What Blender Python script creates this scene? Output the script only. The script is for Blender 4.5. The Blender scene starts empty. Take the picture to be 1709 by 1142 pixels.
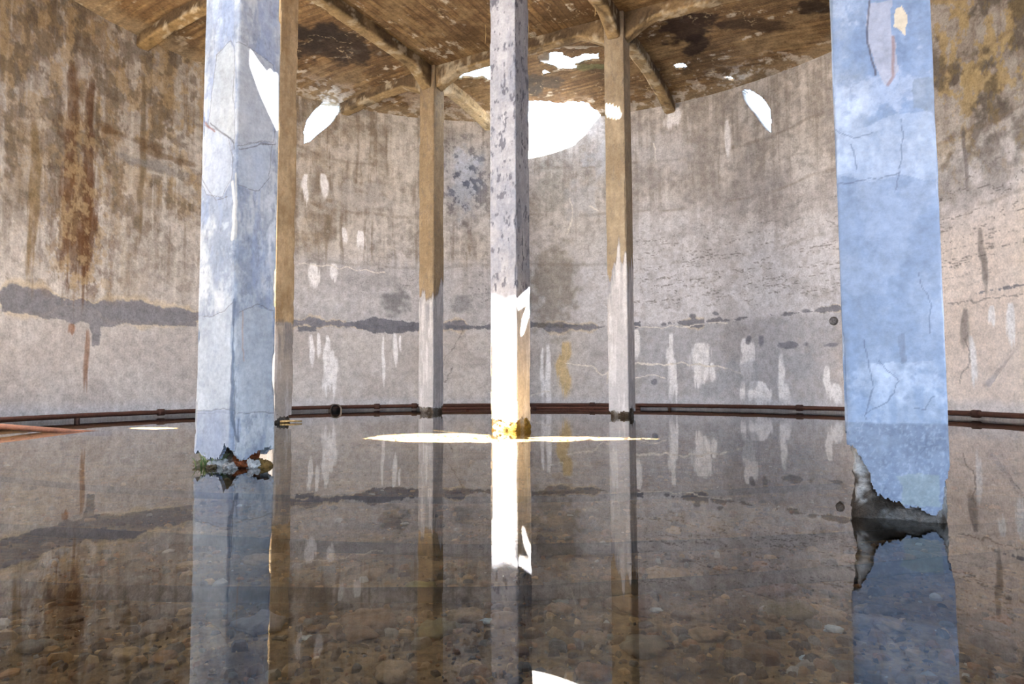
import bpy, bmesh, math, random
import numpy as np
from mathutils import Matrix, Vector, geometry
C = bpy.context.scene.collection
SC = bpy.context.scene
# ------------------------------------------------------------------ camera, sky, sun, exposure
IMW, IMH = 1709, 1142
CAMZ, FPX, YH, ROLL = 0.55, 1140.5, 643.06, -0.00449
pit = math.atan((YH - 571) / FPX)
FW = np.array([0, math.cos(pit), math.sin(pit)])
_u = np.array([0, -math.sin(pit), math.cos(pit)]); _r = np.array([1.0, 0, 0])
RT = _r * math.cos(ROLL) + _u * math.sin(ROLL)
UP = -_r * math.sin(ROLL) + _u * math.cos(ROLL)
cam = bpy.data.cameras.new('camera'); cam.sensor_width = 36; cam.lens = 36 * FPX / IMW
cam.clip_start = 0.02; cam.clip_end = 300
co = bpy.data.objects.new('camera', cam); C.objects.link(co)
M = Matrix.Identity(4)
for i, a in enumerate((RT, UP, -FW)):
    for k in range(3): M[k][i] = a[k]
M[2][3] = CAMZ
co.matrix_world = M
SC.camera = co
SC.view_settings.view_transform = 'Standard'; SC.view_settings.look = 'None'
SC.view_settings.gamma = 1; SC.view_settings.use_curve_mapping = False
SC.view_settings.exposure = 0.32
SC.cycles.max_bounces = 10; SC.cycles.diffuse_bounces = 6; SC.cycles.glossy_bounces = 4
SC.cycles.transparent_max_bounces = 8
SC.cycles.caustics_reflective = False; SC.cycles.caustics_refractive = False
SC.cycles.sample_clamp_indirect = 12
W = bpy.data.worlds.new('sky'); SC.world = W; W.use_nodes = True
bg = W.node_tree.nodes['Background']
bg.inputs[0].default_value = (0.55, 0.735, 1.0, 1); bg.inputs[1].default_value = 10.0
SUN_AZ, SUN_EL = math.radians(-40), math.radians(52)
SD = np.array([math.sin(SUN_AZ) * math.cos(SUN_EL), math.cos(SUN_AZ) * math.cos(SUN_EL), -math.sin(SUN_EL)])
sl = bpy.data.lights.new('sun', 'SUN'); sl.energy = 300; sl.angle = 0.006; sl.color = (1.0, 0.97, 0.94)
so = bpy.data.objects.new('sun', sl); C.objects.link(so)
so.rotation_euler = Vector(SD).to_track_quat('-Z', 'Y').to_euler(); so.location = (8, -10, 20)

HC = 6.93                      # underside of the roof slab
CX, CY, R, RY = -0.113, 8.822, 7.416, 10.3     # tank plan: round at the back, longer to the front
ZF = -0.07                     # tank floor under the water
def portal(loc, sx, sy, direction):
    l = bpy.data.lights.new('daylight_portal', 'AREA'); l.shape = 'RECTANGLE'; l.size = sx; l.size_y = sy
    l.cycles.is_portal = True
    o = bpy.data.objects.new('daylight_portal', l); C.objects.link(o); o.location = loc
    o.rotation_euler = Vector(direction).to_track_quat('-Z', 'Y').to_euler()
portal((-4.1, 3.7, HC + .5), 5.8, 7.4, (0, 0, -1))
portal((1.5, -1.9, 1.5), 6.6, 3.4, (0, 1, 0))
portal((0.9, 15.6, HC + .5), 2.6, 1.4, (0, 0, -1))
portal((0.4, 13.3, HC + .55), 3.2, 1.6, (0, 0, -1))

# ------------------------------------------------------------------ tools
def lin(c):
    c = np.asarray(c, float) / 255.0
    return np.where(c <= .04045, c / 12.92, ((c + .055) / 1.055) ** 2.4)
def ray(x, y):
    return FW + RT * (x - 854.5) / FPX - UP * (y - 571) / FPX
def at_z(x, y, z):
    d = ray(x, y); t = (z - CAMZ) / d[2]
    return np.array([0, 0, CAMZ]) + d * t
def on_wall(x, y):
    """pixel -> (arc length, height) on the round back wall"""
    d = ray(x, y); a = d[0]**2 + d[1]**2; b = -2 * (d[0] * CX + d[1] * CY); c = CX**2 + CY**2 - R * R
    t = (-b + math.sqrt(max(0, b * b - 4 * a * c))) / (2 * a)
    p = d * t
    return np.array([R * math.atan2(p[1] - CY, p[0] - CX), CAMZ + p[2]])
_rs = np.random.RandomState(7)
LAT = _rs.rand(8, 256, 256)
def vnoise(x, y, k=0):
    xi = np.floor(x).astype(int); yi = np.floor(y).astype(int)
    fx = x - xi; fy = y - yi; fx = fx * fx * (3 - 2 * fx); fy = fy * fy * (3 - 2 * fy)
    L = LAT[k % 8]; x0 = xi & 255; x1 = (xi + 1) & 255; y0 = yi & 255; y1 = (yi + 1) & 255
    return (L[x0, y0] * (1 - fx) + L[x1, y0] * fx) * (1 - fy) + (L[x0, y1] * (1 - fx) + L[x1, y1] * fx) * fy
def fbm(x, y, k=0, o=5, g=.5):
    s = 0; a = 1; n = 0
    for i in range(o):
        s = s + a * vnoise(x + 37.7 * i + 11 * k, y + 19.3 * i + 5 * k, k + i); n += a; a *= g; x = x * 2.03; y = y * 2.03
    return s / n
def ss(a, b, x):
    t = np.clip((x - a) / (b - a), 0, 1); return t * t * (3 - 2 * t)
def inpoly(X, Y, P):
    P = np.asarray(P, float); r = np.zeros(X.shape, bool); n = len(P)
    bb = (X >= P[:, 0].min()) & (X <= P[:, 0].max()) & (Y >= P[:, 1].min()) & (Y <= P[:, 1].max())
    xs = X[bb]; ys = Y[bb]; q = np.zeros(xs.shape, bool)
    for i in range(n):
        x1, y1 = P[i]; x2, y2 = P[(i + 1) % n]
        if y1 == y2: continue
        c = (y1 > ys) != (y2 > ys)
        q ^= c & (xs < (x2 - x1) * (ys - y1) / (y2 - y1) + x1)
    r[bb] = q
    return r
def rise(X, Y):
    """the roof slab lifts a little from the wall towards the middle"""
    return .32 * (1 - np.clip(np.hypot(X - CX, Y - CY) / R, 0, 1)**6)
def on_ceil(x, y):
    z = HC
    for _ in range(8): q = at_z(x, y, z); z = HC + float(rise(q[0], q[1]))
    return q
def sun_up(q):
    z = HC
    for _ in range(8): p = q[:2] - SD[:2] / SD[2] * (q[2] - z); z = HC + float(rise(p[0], p[1]))
    return p
class Paint:
    """colours of a surface, laid out in its own metres: S along it, Z up it"""
    def __init__(s, S, Z, base): s.S, s.Z = S, Z; s.c = np.empty(S.shape + (3,)); s.c[:] = lin(base)
    def mix(s, m, col):
        m = np.clip(m, 0, 1)[..., None]; s.c = s.c * (1 - m) + lin(col) * m
    def mul(s, f): s.c = s.c * np.asarray(f)[..., None]
    def poly(s, P, col, a=1, warp=.05, sc=6, tex=0):
        wx = (fbm(s.S * sc, s.Z * sc, 3, 4) - .5) * warp * 4; wy = (fbm(s.S * sc, s.Z * sc, 5, 4) - .5) * warp * 4
        m = inpoly(s.S + wx, s.Z + wy, P).astype(float) * a
        if tex: m = m * (1 - tex + tex * ss(.35, .65, fbm(s.S * 9, s.Z * 9, 2, 4)))
        s.mix(m, col); return m
    def blob(s, p, rx, rz, col, a=1, sharp=.5, sc=5, sz=None):
        sz = sz or sc
        d = np.sqrt(((s.S - p[0]) / rx)**2 + ((s.Z - p[1]) / rz)**2) + (fbm(s.S * sc, s.Z * sz, 4, 5) - .5) * 1.6
        s.mix(a * (1 - ss(1 - sharp, 1, d)), col)
    def line(s, P, w, col, a=1, warp=.03, sc=5):
        P = np.asarray(P, float); pad = w * 3 + warp * 2
        bb = (s.S > P[:, 0].min() - pad) & (s.S < P[:, 0].max() + pad) & (s.Z > P[:, 1].min() - pad) & (s.Z < P[:, 1].max() + pad)
        if not bb.any(): return
        X = s.S[bb]; Y = s.Z[bb]
        X = X + (fbm(X * sc, Y * sc, 1, 4) - .5) * warp * 4; Y = Y + (fbm(X * sc, Y * sc, 6, 4) - .5) * warp * 4
        d = np.full(X.shape, 9.)
        for (x1, y1), (x2, y2) in zip(P[:-1], P[1:]):
            dx, dy = x2 - x1, y2 - y1; t = np.clip(((X - x1) * dx + (Y - y1) * dy) / (dx * dx + dy * dy + 1e-9), 0, 1)
            d = np.minimum(d, np.hypot(X - x1 - t * dx, Y - y1 - t * dy))
        m = np.zeros(s.S.shape); m[bb] = a * (1 - ss(w * .5, w, d)); s.mix(m, col)
    def drip(s, p0, z1, w, col, a=1, seed=0):
        """a run-down stain from p0 to height z1, ragged and fading"""
        top, bot = max(p0[1], z1), min(p0[1], z1); L = top - bot
        t = (top - s.Z) / L
        wig = (vnoise(s.Z * 3 + seed, s.Z * 0 + seed, 2) - .5) * w * .9
        ww = w * (.35 + .65 * np.sin(np.clip(t, 0, 1) * math.pi * .8 + .3)) * (.5 + fbm(s.S * 30, s.Z * 2.5 + seed, 3, 3))
        m = (1 - ss(ww * .55, ww, np.abs(s.S - p0[0] - wig))) * ss(-.03, .05, t) * (1 - ss(.75, 1.05, t + (vnoise(s.S * 40, s.Z * 2, 5) - .5) * .35))
        s.mix(m * a * (.6 + .5 * fbm(s.S * 25, s.Z * 5, 1, 3)), col)

def node(nt, t, **k):
    n = nt.nodes.new(t)
    for a, b in k.items(): setattr(n, a, b)
    return n
MATS = {}
def mat(name, scale=30, contrast=.35, bump=.25, rough=.92, attr=True, color=(200, 200, 200), stretch=(1, 1, 1), spec=.2, dist=.006):
    """weathered mineral surface: stain colours from the 'Stain' attribute broken up by fine procedural grain"""
    if name in MATS: return MATS[name]
    m = bpy.data.materials.new(name); m.use_nodes = True; nt = m.node_tree; L = nt.links.new
    p = nt.nodes['Principled BSDF']; p.inputs['Roughness'].default_value = rough; p.inputs['Specular IOR Level'].default_value = spec
    tc = node(nt, 'ShaderNodeTexCoord'); mp = node(nt, 'ShaderNodeMapping'); mp.inputs['Scale'].default_value = stretch
    L(tc.outputs['Object'], mp.inputs[0])
    n1 = node(nt, 'ShaderNodeTexNoise'); n1.inputs['Scale'].default_value = scale; n1.inputs['Detail'].default_value = 8; n1.inputs['Roughness'].default_value = .65
    n2 = node(nt, 'ShaderNodeTexNoise'); n2.inputs['Scale'].default_value = scale * .22; n2.inputs['Detail'].default_value = 6; n2.inputs['Roughness'].default_value = .7
    L(mp.outputs[0], n1.inputs['Vector']); L(mp.outputs[0], n2.inputs['Vector'])
    ad = node(nt, 'ShaderNodeMath', operation='ADD'); L(n1.outputs[0], ad.inputs[0]); L(n2.outputs[0], ad.inputs[1])
    mr = node(nt, 'ShaderNodeMapRange'); mr.inputs['From Min'].default_value = .7; mr.inputs['From Max'].default_value = 1.3
    mr.inputs['To Min'].default_value = 1 - contrast; mr.inputs['To Max'].default_value = 1 + contrast * .6
    L(ad.outputs[0], mr.inputs[0])
    vm = node(nt, 'ShaderNodeVectorMath', operation='MULTIPLY')
    if attr:
        at = node(nt, 'ShaderNodeAttribute', attribute_name='Stain'); L(at.outputs['Color'], vm.inputs[0])
    else:
        rgb = node(nt, 'ShaderNodeRGB'); rgb.outputs[0].default_value = (*lin(color), 1); L(rgb.outputs[0], vm.inputs[0])
    L(mr.outputs[0], vm.inputs[1]); L(vm.outputs[0], p.inputs['Base Color'])
    b = node(nt, 'ShaderNodeBump'); b.inputs['Strength'].default_value = bump; b.inputs['Distance'].default_value = dist
    L(ad.outputs[0], b.inputs['Height']); L(b.outputs[0], p.inputs['Normal'])
    MATS[name] = m; return m

def mesh_obj(name, verts, faces, material, parent=None, col=None, loc=None, smooth=True):
    me = bpy.data.meshes.new(name)
    V = np.asarray(verts, float)
    if loc is not None: V = V - np.asarray(loc, float)
    F = np.asarray(faces) if not isinstance(faces, list) or (faces and len({len(f) for f in faces}) == 1) else faces
    if isinstance(F, list): me.from_pydata(V.tolist(), [], F)
    else:
        F = np.asarray(F); n, k = F.shape
        me.vertices.add(len(V)); me.vertices.foreach_set('co', V.ravel())
        me.loops.add(n * k); me.loops.foreach_set('vertex_index', F.ravel().astype(np.int32))
        me.polygons.add(n); me.polygons.foreach_set('loop_start', np.arange(0, n * k, k, dtype=np.int32))
        me.update(calc_edges=True); me.validate()
    if col is not None:
        a = me.color_attributes.new('Stain', 'FLOAT_COLOR', 'POINT')
        c4 = np.ones((len(V), 4)); c4[:, :3] = col; a.data.foreach_set('color', c4.ravel())
    if smooth: me.shade_smooth()
    me.materials.append(material)
    o = bpy.data.objects.new(name, me); C.objects.link(o)
    if parent: o.parent = parent
    elif loc is not None: o.location = loc
    return o
def as_thing(o): o['kind'] = 'thing'; return o
def tag(o, label=None, cat=None, group=None, kind=None):
    for k, v in (('label', label), ('category', cat), ('group', group), ('kind', kind)):
        if v: o[k] = v
    return o
def thing(name, loc, label, cat, group=None):
    o = bpy.data.objects.new(name, None); C.objects.link(o); o.location = loc; o.empty_display_size = .1
    return tag(o, label, cat, group)
class MB:
    """collects tubes, lumps and boxes into one mesh"""
    def __init__(s): s.v = []; s.f = []; s.c = []
    def add(s, V, F, col):
        n = len(s.v); s.v += [tuple(p) for p in V]; s.f += [tuple(i + n for i in f) for f in F]; s.c += [tuple(lin(col))] * len(V)
    def tube(s, P, r, col, seg=10, cap=True, jit=0):
        P = [Vector(p) for p in P]; n = len(P); V = []; F = []
        rr = r if hasattr(r, '__len__') else [r] * n
        for i, p in enumerate(P):
            t = (P[min(i + 1, n - 1)] - P[max(i - 1, 0)]).normalized()
            a = t.cross(Vector((0, 0, 1)));
            if a.length < 1e-3: a = Vector((1, 0, 0))
            a.normalize(); b = t.cross(a)
            for k in range(seg):
                q = 2 * math.pi * k / seg; V.append(p + (a * math.cos(q) + b * math.sin(q)) * rr[i] * (1 + jit * (random.random() - .5)))
        for i in range(n - 1):
            for k in range(seg):
                k2 = (k + 1) % seg; F.append((i * seg + k, i * seg + k2, (i + 1) * seg + k2, (i + 1) * seg + k))
        if cap: F.append(tuple(range(seg))[::-1]); F.append(tuple((n - 1) * seg + k for k in range(seg)))
        s.add(V, F, col)
    def lump(s, p, rx, ry, rz, col, rot=0, rough=.3, sub=2, fr_=1.3):
        bm = bmesh.new(); bmesh.ops.create_icosphere(bm, subdivisions=sub, radius=1)
        o = random.random() * 90; V = []
        for v in bm.verts:
            q = v.co; k = 1 + rough * (2 * float(fbm(np.array([q.x * fr_ + o + q.z * .9 * fr_]), np.array([q.y * fr_ + o - q.z * .6 * fr_]), 2, 4, .6)[0]) - 1)
            x, y, z = q.x * rx * k, q.y * ry * k, max(-.8, min(.8, q.z)) * rz * k
            V.append((p[0] + x * math.cos(rot) - y * math.sin(rot), p[1] + x * math.sin(rot) + y * math.cos(rot), p[2] + z))
        F = [tuple(v.index for v in f.verts) for f in bm.faces]; bm.free(); s.add(V, F, col)
    def box(s, x0, x1, y0, y1, z0, z1, col):
        V = [(x, y, z) for z in (z0, z1) for y in (y0, y1) for x in (x0, x1)]
        s.add(V, [(0, 2, 3, 1), (4, 5, 7, 6), (0, 1, 5, 4), (2, 6, 7, 3), (0, 4, 6, 2), (1, 3, 7, 5)], col)
    def build(s, name, material, parent=None, loc=None, smooth=True):
        return mesh_obj(name, s.v, list(s.f), material, parent, np.array(s.c), loc, smooth)

# ------------------------------------------------------------------ column grid of the tank (square, turned against the view)
TH = -0.497; GS = 4.103; CW = 0.369
U2 = np.array([math.cos(TH), math.sin(TH)]); V2 = np.array([-math.sin(TH), math.cos(TH)])
PD = np.array([-0.017, 8.5])
COLS = dict(A=PD - GS * V2, B=PD - GS * U2, C=PD + GS * V2 - GS * U2, D=PD, E=PD + GS * V2, F=PD - GS * V2 + GS * U2)
def on_face(k, face, x, y):
    """pixel -> (offset along the face, height) on a column's front (-v) or right (u) face"""
    n = -V2 if face == 'v' else U2; t = U2 if face == 'v' else V2
    p = COLS[k] + n * CW / 2; d = ray(x, y); s = (p @ n) / (d[:2] @ n); q = d * s
    return np.array([(q[:2] - COLS[k]) @ t, CAMZ + q[2]])
def face_pt(k, face, x, y):
    n = -V2 if face == 'v' else U2
    p = COLS[k] + n * CW / 2; d = ray(x, y); s = (p @ n) / (d[:2] @ n)
    return np.array([0, 0, CAMZ]) + d * s

# sunlit patches, as they lie on floor and columns; the roof (or wall) is broken where the sun must come through
PATCH = [
 ('floor', [(606,733),(640,727),(700,724.5),(780,724.5),(815,726.5),(824,734),(905,734),(880,731.5),(910,730),(985,729),(1000,731),(1110,734.5),(1000,737),(985,736),(930,739.5),(905,737),(885,738),(822,740),(770,739),(700,738),(650,736)]),
 ('floor', [(212,715.5),(255,713),(300,715),(260,718.5)]),
 ('floor', [(1310,727),(1345,725.5),(1346,728.5),(1315,729)]),
 ('floor', [(1586,704),(1615,700),(1650,698),(1648,703),(1618,705),(1588,708)]),
 ('Dv', [(815,498),(822,499),(840,507),(846,503),(861,504),(856,530),(858,560),(859,590),(857,620),(858.5,660),(859,725),(815,725)]),
 ('Du', [(863,503),(872,494),(886,480),(886,520),(874,560),(868,566),(872,535),(880,512),(864,522)]),
 ('Ev', [(1007,171),(1020,173),(1033,179),(1040,188),(1039,198),(1030,203),(1015,200),(1007,195)]),
 ('Au', [(419,88),(428,102),(446,125),(452,120),(457,128),(462,126),(462,226),(454,208),(436,168),(418,120)]),
]
SUN_POLYS = []
for kind, P in PATCH:
    if kind == 'floor': Q = [at_z(x, y, ZF) for x, y in P]
    else: Q = [face_pt(kind[0], kind[1], x, y) for x, y in P]
    SUN_POLYS.append(np.array([sun_up(q) for q in Q]))   # where those rays cross the slab's plane
def px_poly(P, z): return np.array([on_ceil(x, y)[:2] for x, y in P])
VIS_HOLES = [px_poly(P, HC) for P in (
 [(899,92),(912,88),(925,86),(940,89),(946,95),(955,98),(975,91),(998,89),(998,101),(975,104),(963,108),(962,116),(950,120),(935,117),(920,111),(900,105)],
 [(756,122),(775,112),(790,108),(826,107),(828,140),(815,136),(806,129),(795,131),(784,128),(768,133)],
 [(901,124),(908,118),(917,119),(918,124),(908,127)],
 [(1123,111),(1130,107),(1142,107),(1147,111),(1142,115),(1130,115)],
 [(1204,130),(1212,127),(1226,132),(1222,135),(1210,134)])]
BLOB_HOLE = px_poly([(868,171),(905,168),(930,172),(955,169),(975,171),(988,177),(996,184),(1002,192),(985,225),(868,225)], HC)
ROOF_OPEN = np.array([(-1.3,.6),(-1.7,1.4),(-2.5,2.2),(-2.8,3.2),(-3.5,4.0),(-3.9,5.0),(-4.9,6.0),(-5.5,7.0),(-6.4,7.2),(-6.9,6.2),(-6.4,4.6),(-5.9,3.2),(-5.2,1.9),(-4.4,.9),(-3.2,.2),(-2.2,.1)])
SUN_BLOCKERS = []     # unseen walls added on the roof to keep sun out of the visible holes
for P in VIS_HOLES[:2] + VIS_HOLES[3:]:
    x0, y0 = P.min(0); x1, y1 = P.max(0); D_ = y1 - y0 + .25
    SUN_BLOCKERS.append((x0 - .15, x1 + D_ * .85 + .2, y0 - .22, y0 - .1, HC + .3, HC + .6 + D_ / .766 * 1.3 + .2))

x0, y0 = BLOB_HOLE.min(0); SUN_BLOCKERS.append((x0 - .1, x0 + 2.6, y0 - .2, y0 - .08, HC + .2, HC + .66))
# ------------------------------------------------------------------ walls
def sun_hits(P3):
    """plan position where a sun ray through the point crosses the slab's plane"""
    return P3[..., :2] - SD[:2] / SD[2] * (P3[..., 2:3] - HC)
def wall_grid(t0, t1, nt, nz, zlo=-.15, zhi=HC + .08):
    th = np.linspace(t0, t1, nt); z = np.linspace(zlo, zhi, nz); T, Z = np.meshgrid(th, z, indexing='ij')
    X = CX + R * np.cos(T); Y = CY + np.where(np.sin(T) >= 0, R, RY) * np.sin(T)
    return T, Z, X, Y
def grid_faces(keep, nt, nz, V, outward):
    """quads of the kept cells, plus a rim of given depth round every hole"""
    idx = np.arange(nt * nz).reshape(nt, nz)
    a, b, c, d = idx[:-1, :-1], idx[1:, :-1], idx[1:, 1:], idx[:-1, 1:]
    F = np.stack([a, b, c, d], -1)[keep]
    N = len(V); rim = []
    def edges(k1, k2, i, j):
        m = k1 != k2; rim.append(np.stack([i[m], j[m]], -1))
    edges(keep[1:, :], keep[:-1, :], idx[1:-1, :-1], idx[1:-1, 1:])
    edges(keep[:, 1:], keep[:, :-1], idx[:-1, 1:-1], idx[1:, 1:-1])
    E = np.concatenate(rim); VV = np.concatenate([V, V + outward]) if len(E) else V
    if len(E): F = np.concatenate([F, np.stack([E[:, 0], E[:, 1], E[:, 1] + N, E[:, 0] + N], -1)])
    used = np.unique(F); remap = np.full(len(VV), -1); remap[used] = np.arange(len(used))
    return VV[used], remap[F], used % N
M_WALL = mat('stained_concrete_wall', 34, .40, .5)
WALL_OPEN = [np.array([on_wall(x, y) for x, y in P]) for P in (
 [(508,239),(507,220),(512,201),(524,184),(545,165),(552,157),(557,155),(560,161),(560,172),(567,177),(566,186),(556,203),(545,213),(530,225),(518,236)],
 [(1238,153),(1243,149),(1252,150),(1263,156),(1272,163),(1279,172),(1286,184),(1287,205),(1286,222),(1278,217),(1268,204),(1257,188),(1247,176),(1240,164)])]

def paint_wall(S, Z):
    p = Paint(S, Z, (200, 198, 199)); w = on_wall
    f1 = fbm(S * .55, Z * .8, 0, 6); f2 = fbm(S * 1.7, Z * 1.7, 1, 6, .6); f3 = fbm(S * 6, Z * 1.1, 2, 5); f4 = fbm(S * 7, Z * 7, 3, 5, .6)
    st = fbm(S * 9, Z * .45, 4, 5, .6)                   # vertical run-down streaks
    hi = ss(2.2, 5.6, Z + (f1 - .5) * 2.2)
    ang = S / R
    left = ss(1.95, 2.6, ang + (f1 - .5) * .35)          # the browner, darker left side of the tank
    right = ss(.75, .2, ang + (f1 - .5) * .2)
    p.mix(hi * .6, (172, 160, 142)); p.mix(left * hi * .85, (148, 125, 94)); p.mix(left * .4, (168, 152, 132))
    p.mix(ss(.5, .64, f2) * .6 * (.5 + .5 * hi), (138, 126, 112)); p.mix(ss(.5, .62, 1 - f2) * .45, (218, 214, 210))
    p.mix(ss(.54, .68, st) * .6 * ss(1.6, 3.6, Z), (130, 116, 98)); p.mix(ss(.55, .68, 1 - st) * .5, (220, 216, 210))
    p.mix(ss(.55, .64, f4) * .38, (122, 112, 102)); p.mix(ss(.57, .66, 1 - f4) * .32, (222, 217, 210))
    low = ss(2.0, 1.8, Z + (f4 - .5) * .08)
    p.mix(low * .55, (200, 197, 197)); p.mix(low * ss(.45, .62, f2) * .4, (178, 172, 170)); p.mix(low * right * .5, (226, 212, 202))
    mid = ss(3.6, 3.2, Z + (f3 - .5) * .5) * ss(1.6, 2.1, Z)
    p.mix(mid * (1 - left) * .55, (186, 188, 196))
    low_ = ss(2.0, 1.8, Z); brightened = ss(1.45, 1.15, ang + (f1 - .5) * .4); p.mix(brightened * (.7 - .25 * low_) * (1 - .75 * ss(3.2, 5.4, Z + (f1 - .5) * 2)), (226, 226, 231))  # right side painted lighter to carry the stronger light on it
    p.mix(low_ * brightened * .65, (170, 172, 180)); p.mix(ss(.5, .66, f2) * brightened * .4, (166, 162, 162)); p.mix(ss(.57, .68, f4) * brightened * .25, (150, 142, 136))
    p.mix(ss(.62, .46, ang + (f1 - .5) * .2) * ss(3.9, 2.6, Z + (f2 - .5) * 1.2) * .75, (240, 226, 215))  # pinkish bounced light painted into the lower right wall
    # flaking ochre crust at left, dark damp crust high at right
    fl = ss(.5, .56, fbm(S * 5, Z * 3.2, 6, 6, .62)); p.mix(fl * left * hi * .55, (186, 160, 118))
    p.mix(ss(.53, .6, fbm(S * 4.2, Z * 3.2, 2, 6, .62)) * left * ss(2, 4, Z) * .6, (106, 92, 76))
    rt = ss(.42, .25, ang) * ss(3.5, 5.2, Z + (f2 - .5) * 2)
    p.mix(rt * .5, (120, 106, 88)); p.mix(rt * fl * .8, (180, 158, 112)); p.mix(rt * ss(.5, .6, f2) * .7, (84, 76, 66))
    # pour joints
    for zj, a, c in ((3.35, .35, (140, 132, 124)), (4.55, .4, (128, 112, 94)), (5.7, .4, (120, 106, 90))):
        d = np.abs(Z - zj - (fbm(S * .9, S * 0, 5, 3) - .5) * .25 + .02 * np.sin(S)); p.mix((1 - ss(.01, .05, d + (f4 - .5) * .06)) * a * ss(.35, .6, fbm(S * 2.2, Z, 1, 4)), c)
    # the broken grey joint band
    zb = 1.93 + (fbm(S * 1.4, S * 0, 3, 4) - .5) * .14
    hw = .05 + .17 * ss(.42, .75, fbm(S * 1.1 + 3, S * 0, 6, 4)) * (.55 + .45 * left); hw = hw * ss(.36, .5, fbm(S * .9 + 8, S * 0, 2, 4) + .22 * left)
    hw = np.where(ang < .95, hw * ss(.5, .62, fbm(S * 2.2, S * 0, 7, 3)) * .6, hw)
    d = np.abs(Z - zb) + (f4 - .5) * .16
    p.mix((1 - ss(.8, 1.15, d / (hw + 1e-4))) * .9, (126, 126, 134)); p.mix(ss(.8, 1.0, d / (hw + 1e-4)) * (1 - ss(1.1, 1.6, d / (hw + 1e-4))) * ss(.02, .05, hw) * .5, (214, 196, 164))
    for P in ([(576,540),(600,536),(625,528),(655,534),(700,540),(700,552),(655,556),(625,556),(590,546)], [(497,544),(528,546),(528,554),(497,553)],
              [(742,542),(800,544),(820,541),(820,549),(745,550)], [(885,537),(930,541),(968,543),(950,547),(885,546)], [(1058,538),(1068,537),(1069,546),(1058,549)]):
        p.poly([w(*q) for q in P], (112, 114, 124), .92, .02, 9)
    for P in ([(0,480),(30,478),(60,500),(150,506),(200,514),(330,527),(330,545),(230,540),(170,545),(165,575),(155,578),(150,540),(60,530),(0,520)],):
        p.poly([w(*q) for q in P], (132, 132, 138), .9, .03, 5)
    # rust columns left
    for x, y0, y1, wd, c in ((122,100,505,.17,(112,78,46)),(152,130,505,.13,(100,66,40)),(134,270,502,.3,(112,82,52)),(150,300,500,.16,(104,72,44)),(60,200,480,.12,(134,112,76)),(148,550,660,.06,(138,102,76)),(120,540,560,.08,(140,96,66)),(240,120,420,.08,(128,110,86))):
        q = w(x, y0); p.drip(q, w(x, y1)[1], wd, c, .85, x)
    rg = np.exp(-((S - w(134, 380)[0]) / .75)**2) * ss(1.9, 2.2, Z) * ss(5.8, 4.6, Z); p.mix(rg * ss(.52, .58, fbm(S * 9, Z * 6, 2, 5, .65)) * .7, (172, 150, 116)); p.mix(rg * ss(.54, .6, fbm(S * 10, Z * 4, 6, 5, .65)) * .6, (92, 64, 42))
    for x, y, rx, rz, c in ((230,235,.9,.10,(112,88,62)),(270,260,.7,.08,(116,92,66)),(180,215,.4,.1,(120,92,62)),(250,275,.7,.12,(132,132,132))):
        p.blob(w(x, y), rx, rz, c, .6, .5, 4)
    # grey damp and flaked patches near the middle
    for x, y, rx, rz, c, a in ((655,508,.42,.45,(112,112,116),.75),(775,505,.3,.35,(124,126,132),.6),(640,470,.7,.3,(140,138,138),.4),(778,300,.5,1.0,(132,142,160),.6),
                               (775,265,.4,.4,(196,204,220),.6),(925,320,.5,.7,(150,148,140),.5),(925,470,.7,1.3,(132,122,106),.6),(1010,260,.5,.6,(206,210,216),.6),(970,330,.5,.6,(206,210,216),.4),
                               (600,330,1.0,.5,(198,196,196),.5),(1120,250,.8,.7,(196,194,196),.5),(1050,620,.4,.5,(150,146,140),.4),(1500,500,.6,.6,(190,190,196),.4)):
        p.blob(w(x, y), rx, rz, c, a, .6, 5)
    fk = ss(.52, .58, fbm(S * 6, Z * 5, 1, 6, .65)); q = w(775, 300); near = np.exp(-((S - q[0]) / .7)**2 - ((Z - q[1]) / 1.1)**2)
    p.mix(fk * near, (104, 112, 130)); p.mix((1 - fk) * near * .6, (190, 200, 218))
    # white limy runs below the joint and at the foot of the wall
    for x, y0, y1, wd in ((545,560,665,.06),(557,585,660,.08),(520,558,610,.05),(533,556,600,.04),(640,560,650,.03),(660,556,610,.04),(668,560,590,.02),(905,580,680,.04),(914,575,690,.05),(940,570,668,.12),
        (1118,556,672,.07),(1127,600,672,.03),(1168,572,620,.16),(1166,600,650,.10),(1178,600,640,.06),(1190,605,640,.05),(1248,570,636,.12),(1240,636,676,.05),(1256,636,676,.14),(1270,636,676,.12),(1282,650,676,.04),
        (1302,590,680,.05),(1312,640,680,.07),(1380,610,676,.06),(1398,640,676,.08),(1060,550,600,.07),(1240,565,590,.05),(575,380,410,.05),(600,385,415,.08),(605,388,420,.03),(510,290,340,.05),(540,290,330,.07),(525,440,480,.1),
        (560,440,470,.07),(1214,200,260,.05),(1126,180,215,.14),(1620,560,650,.05),(1655,510,545,.05),(1690,505,580,.06)):
        q = w(x, y0); c = (250, 250, 252) if x != 940 else (206, 186, 146); p.drip(q, w(x, y1)[1], wd * 1.6, c, 1.2, x * 1.3)
    for P, wd in (([(945,608),(985,612),(1005,625),(1016,622)], .02), ([(1058,606),(1110,608),(1130,606),(1200,612),(1235,622)], .022), ([(1060,632),(1085,628),(1110,630)], .012), ([(1060,545),(1130,545),(1215,538)], .014),
                  ([(500,440),(560,445),(640,455)], .014), ([(950,330),(955,360),(948,390)], .02), ([(1015,620),(1012,640)], .015), ([(885,660),(920,652)], .012), ([(985,345),(1000,352)], .015), ([(1090,240),(1095,270)], .012)):
        p.line([w(*q) for q in P], wd, (236, 232, 224), .95, .03)
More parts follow.
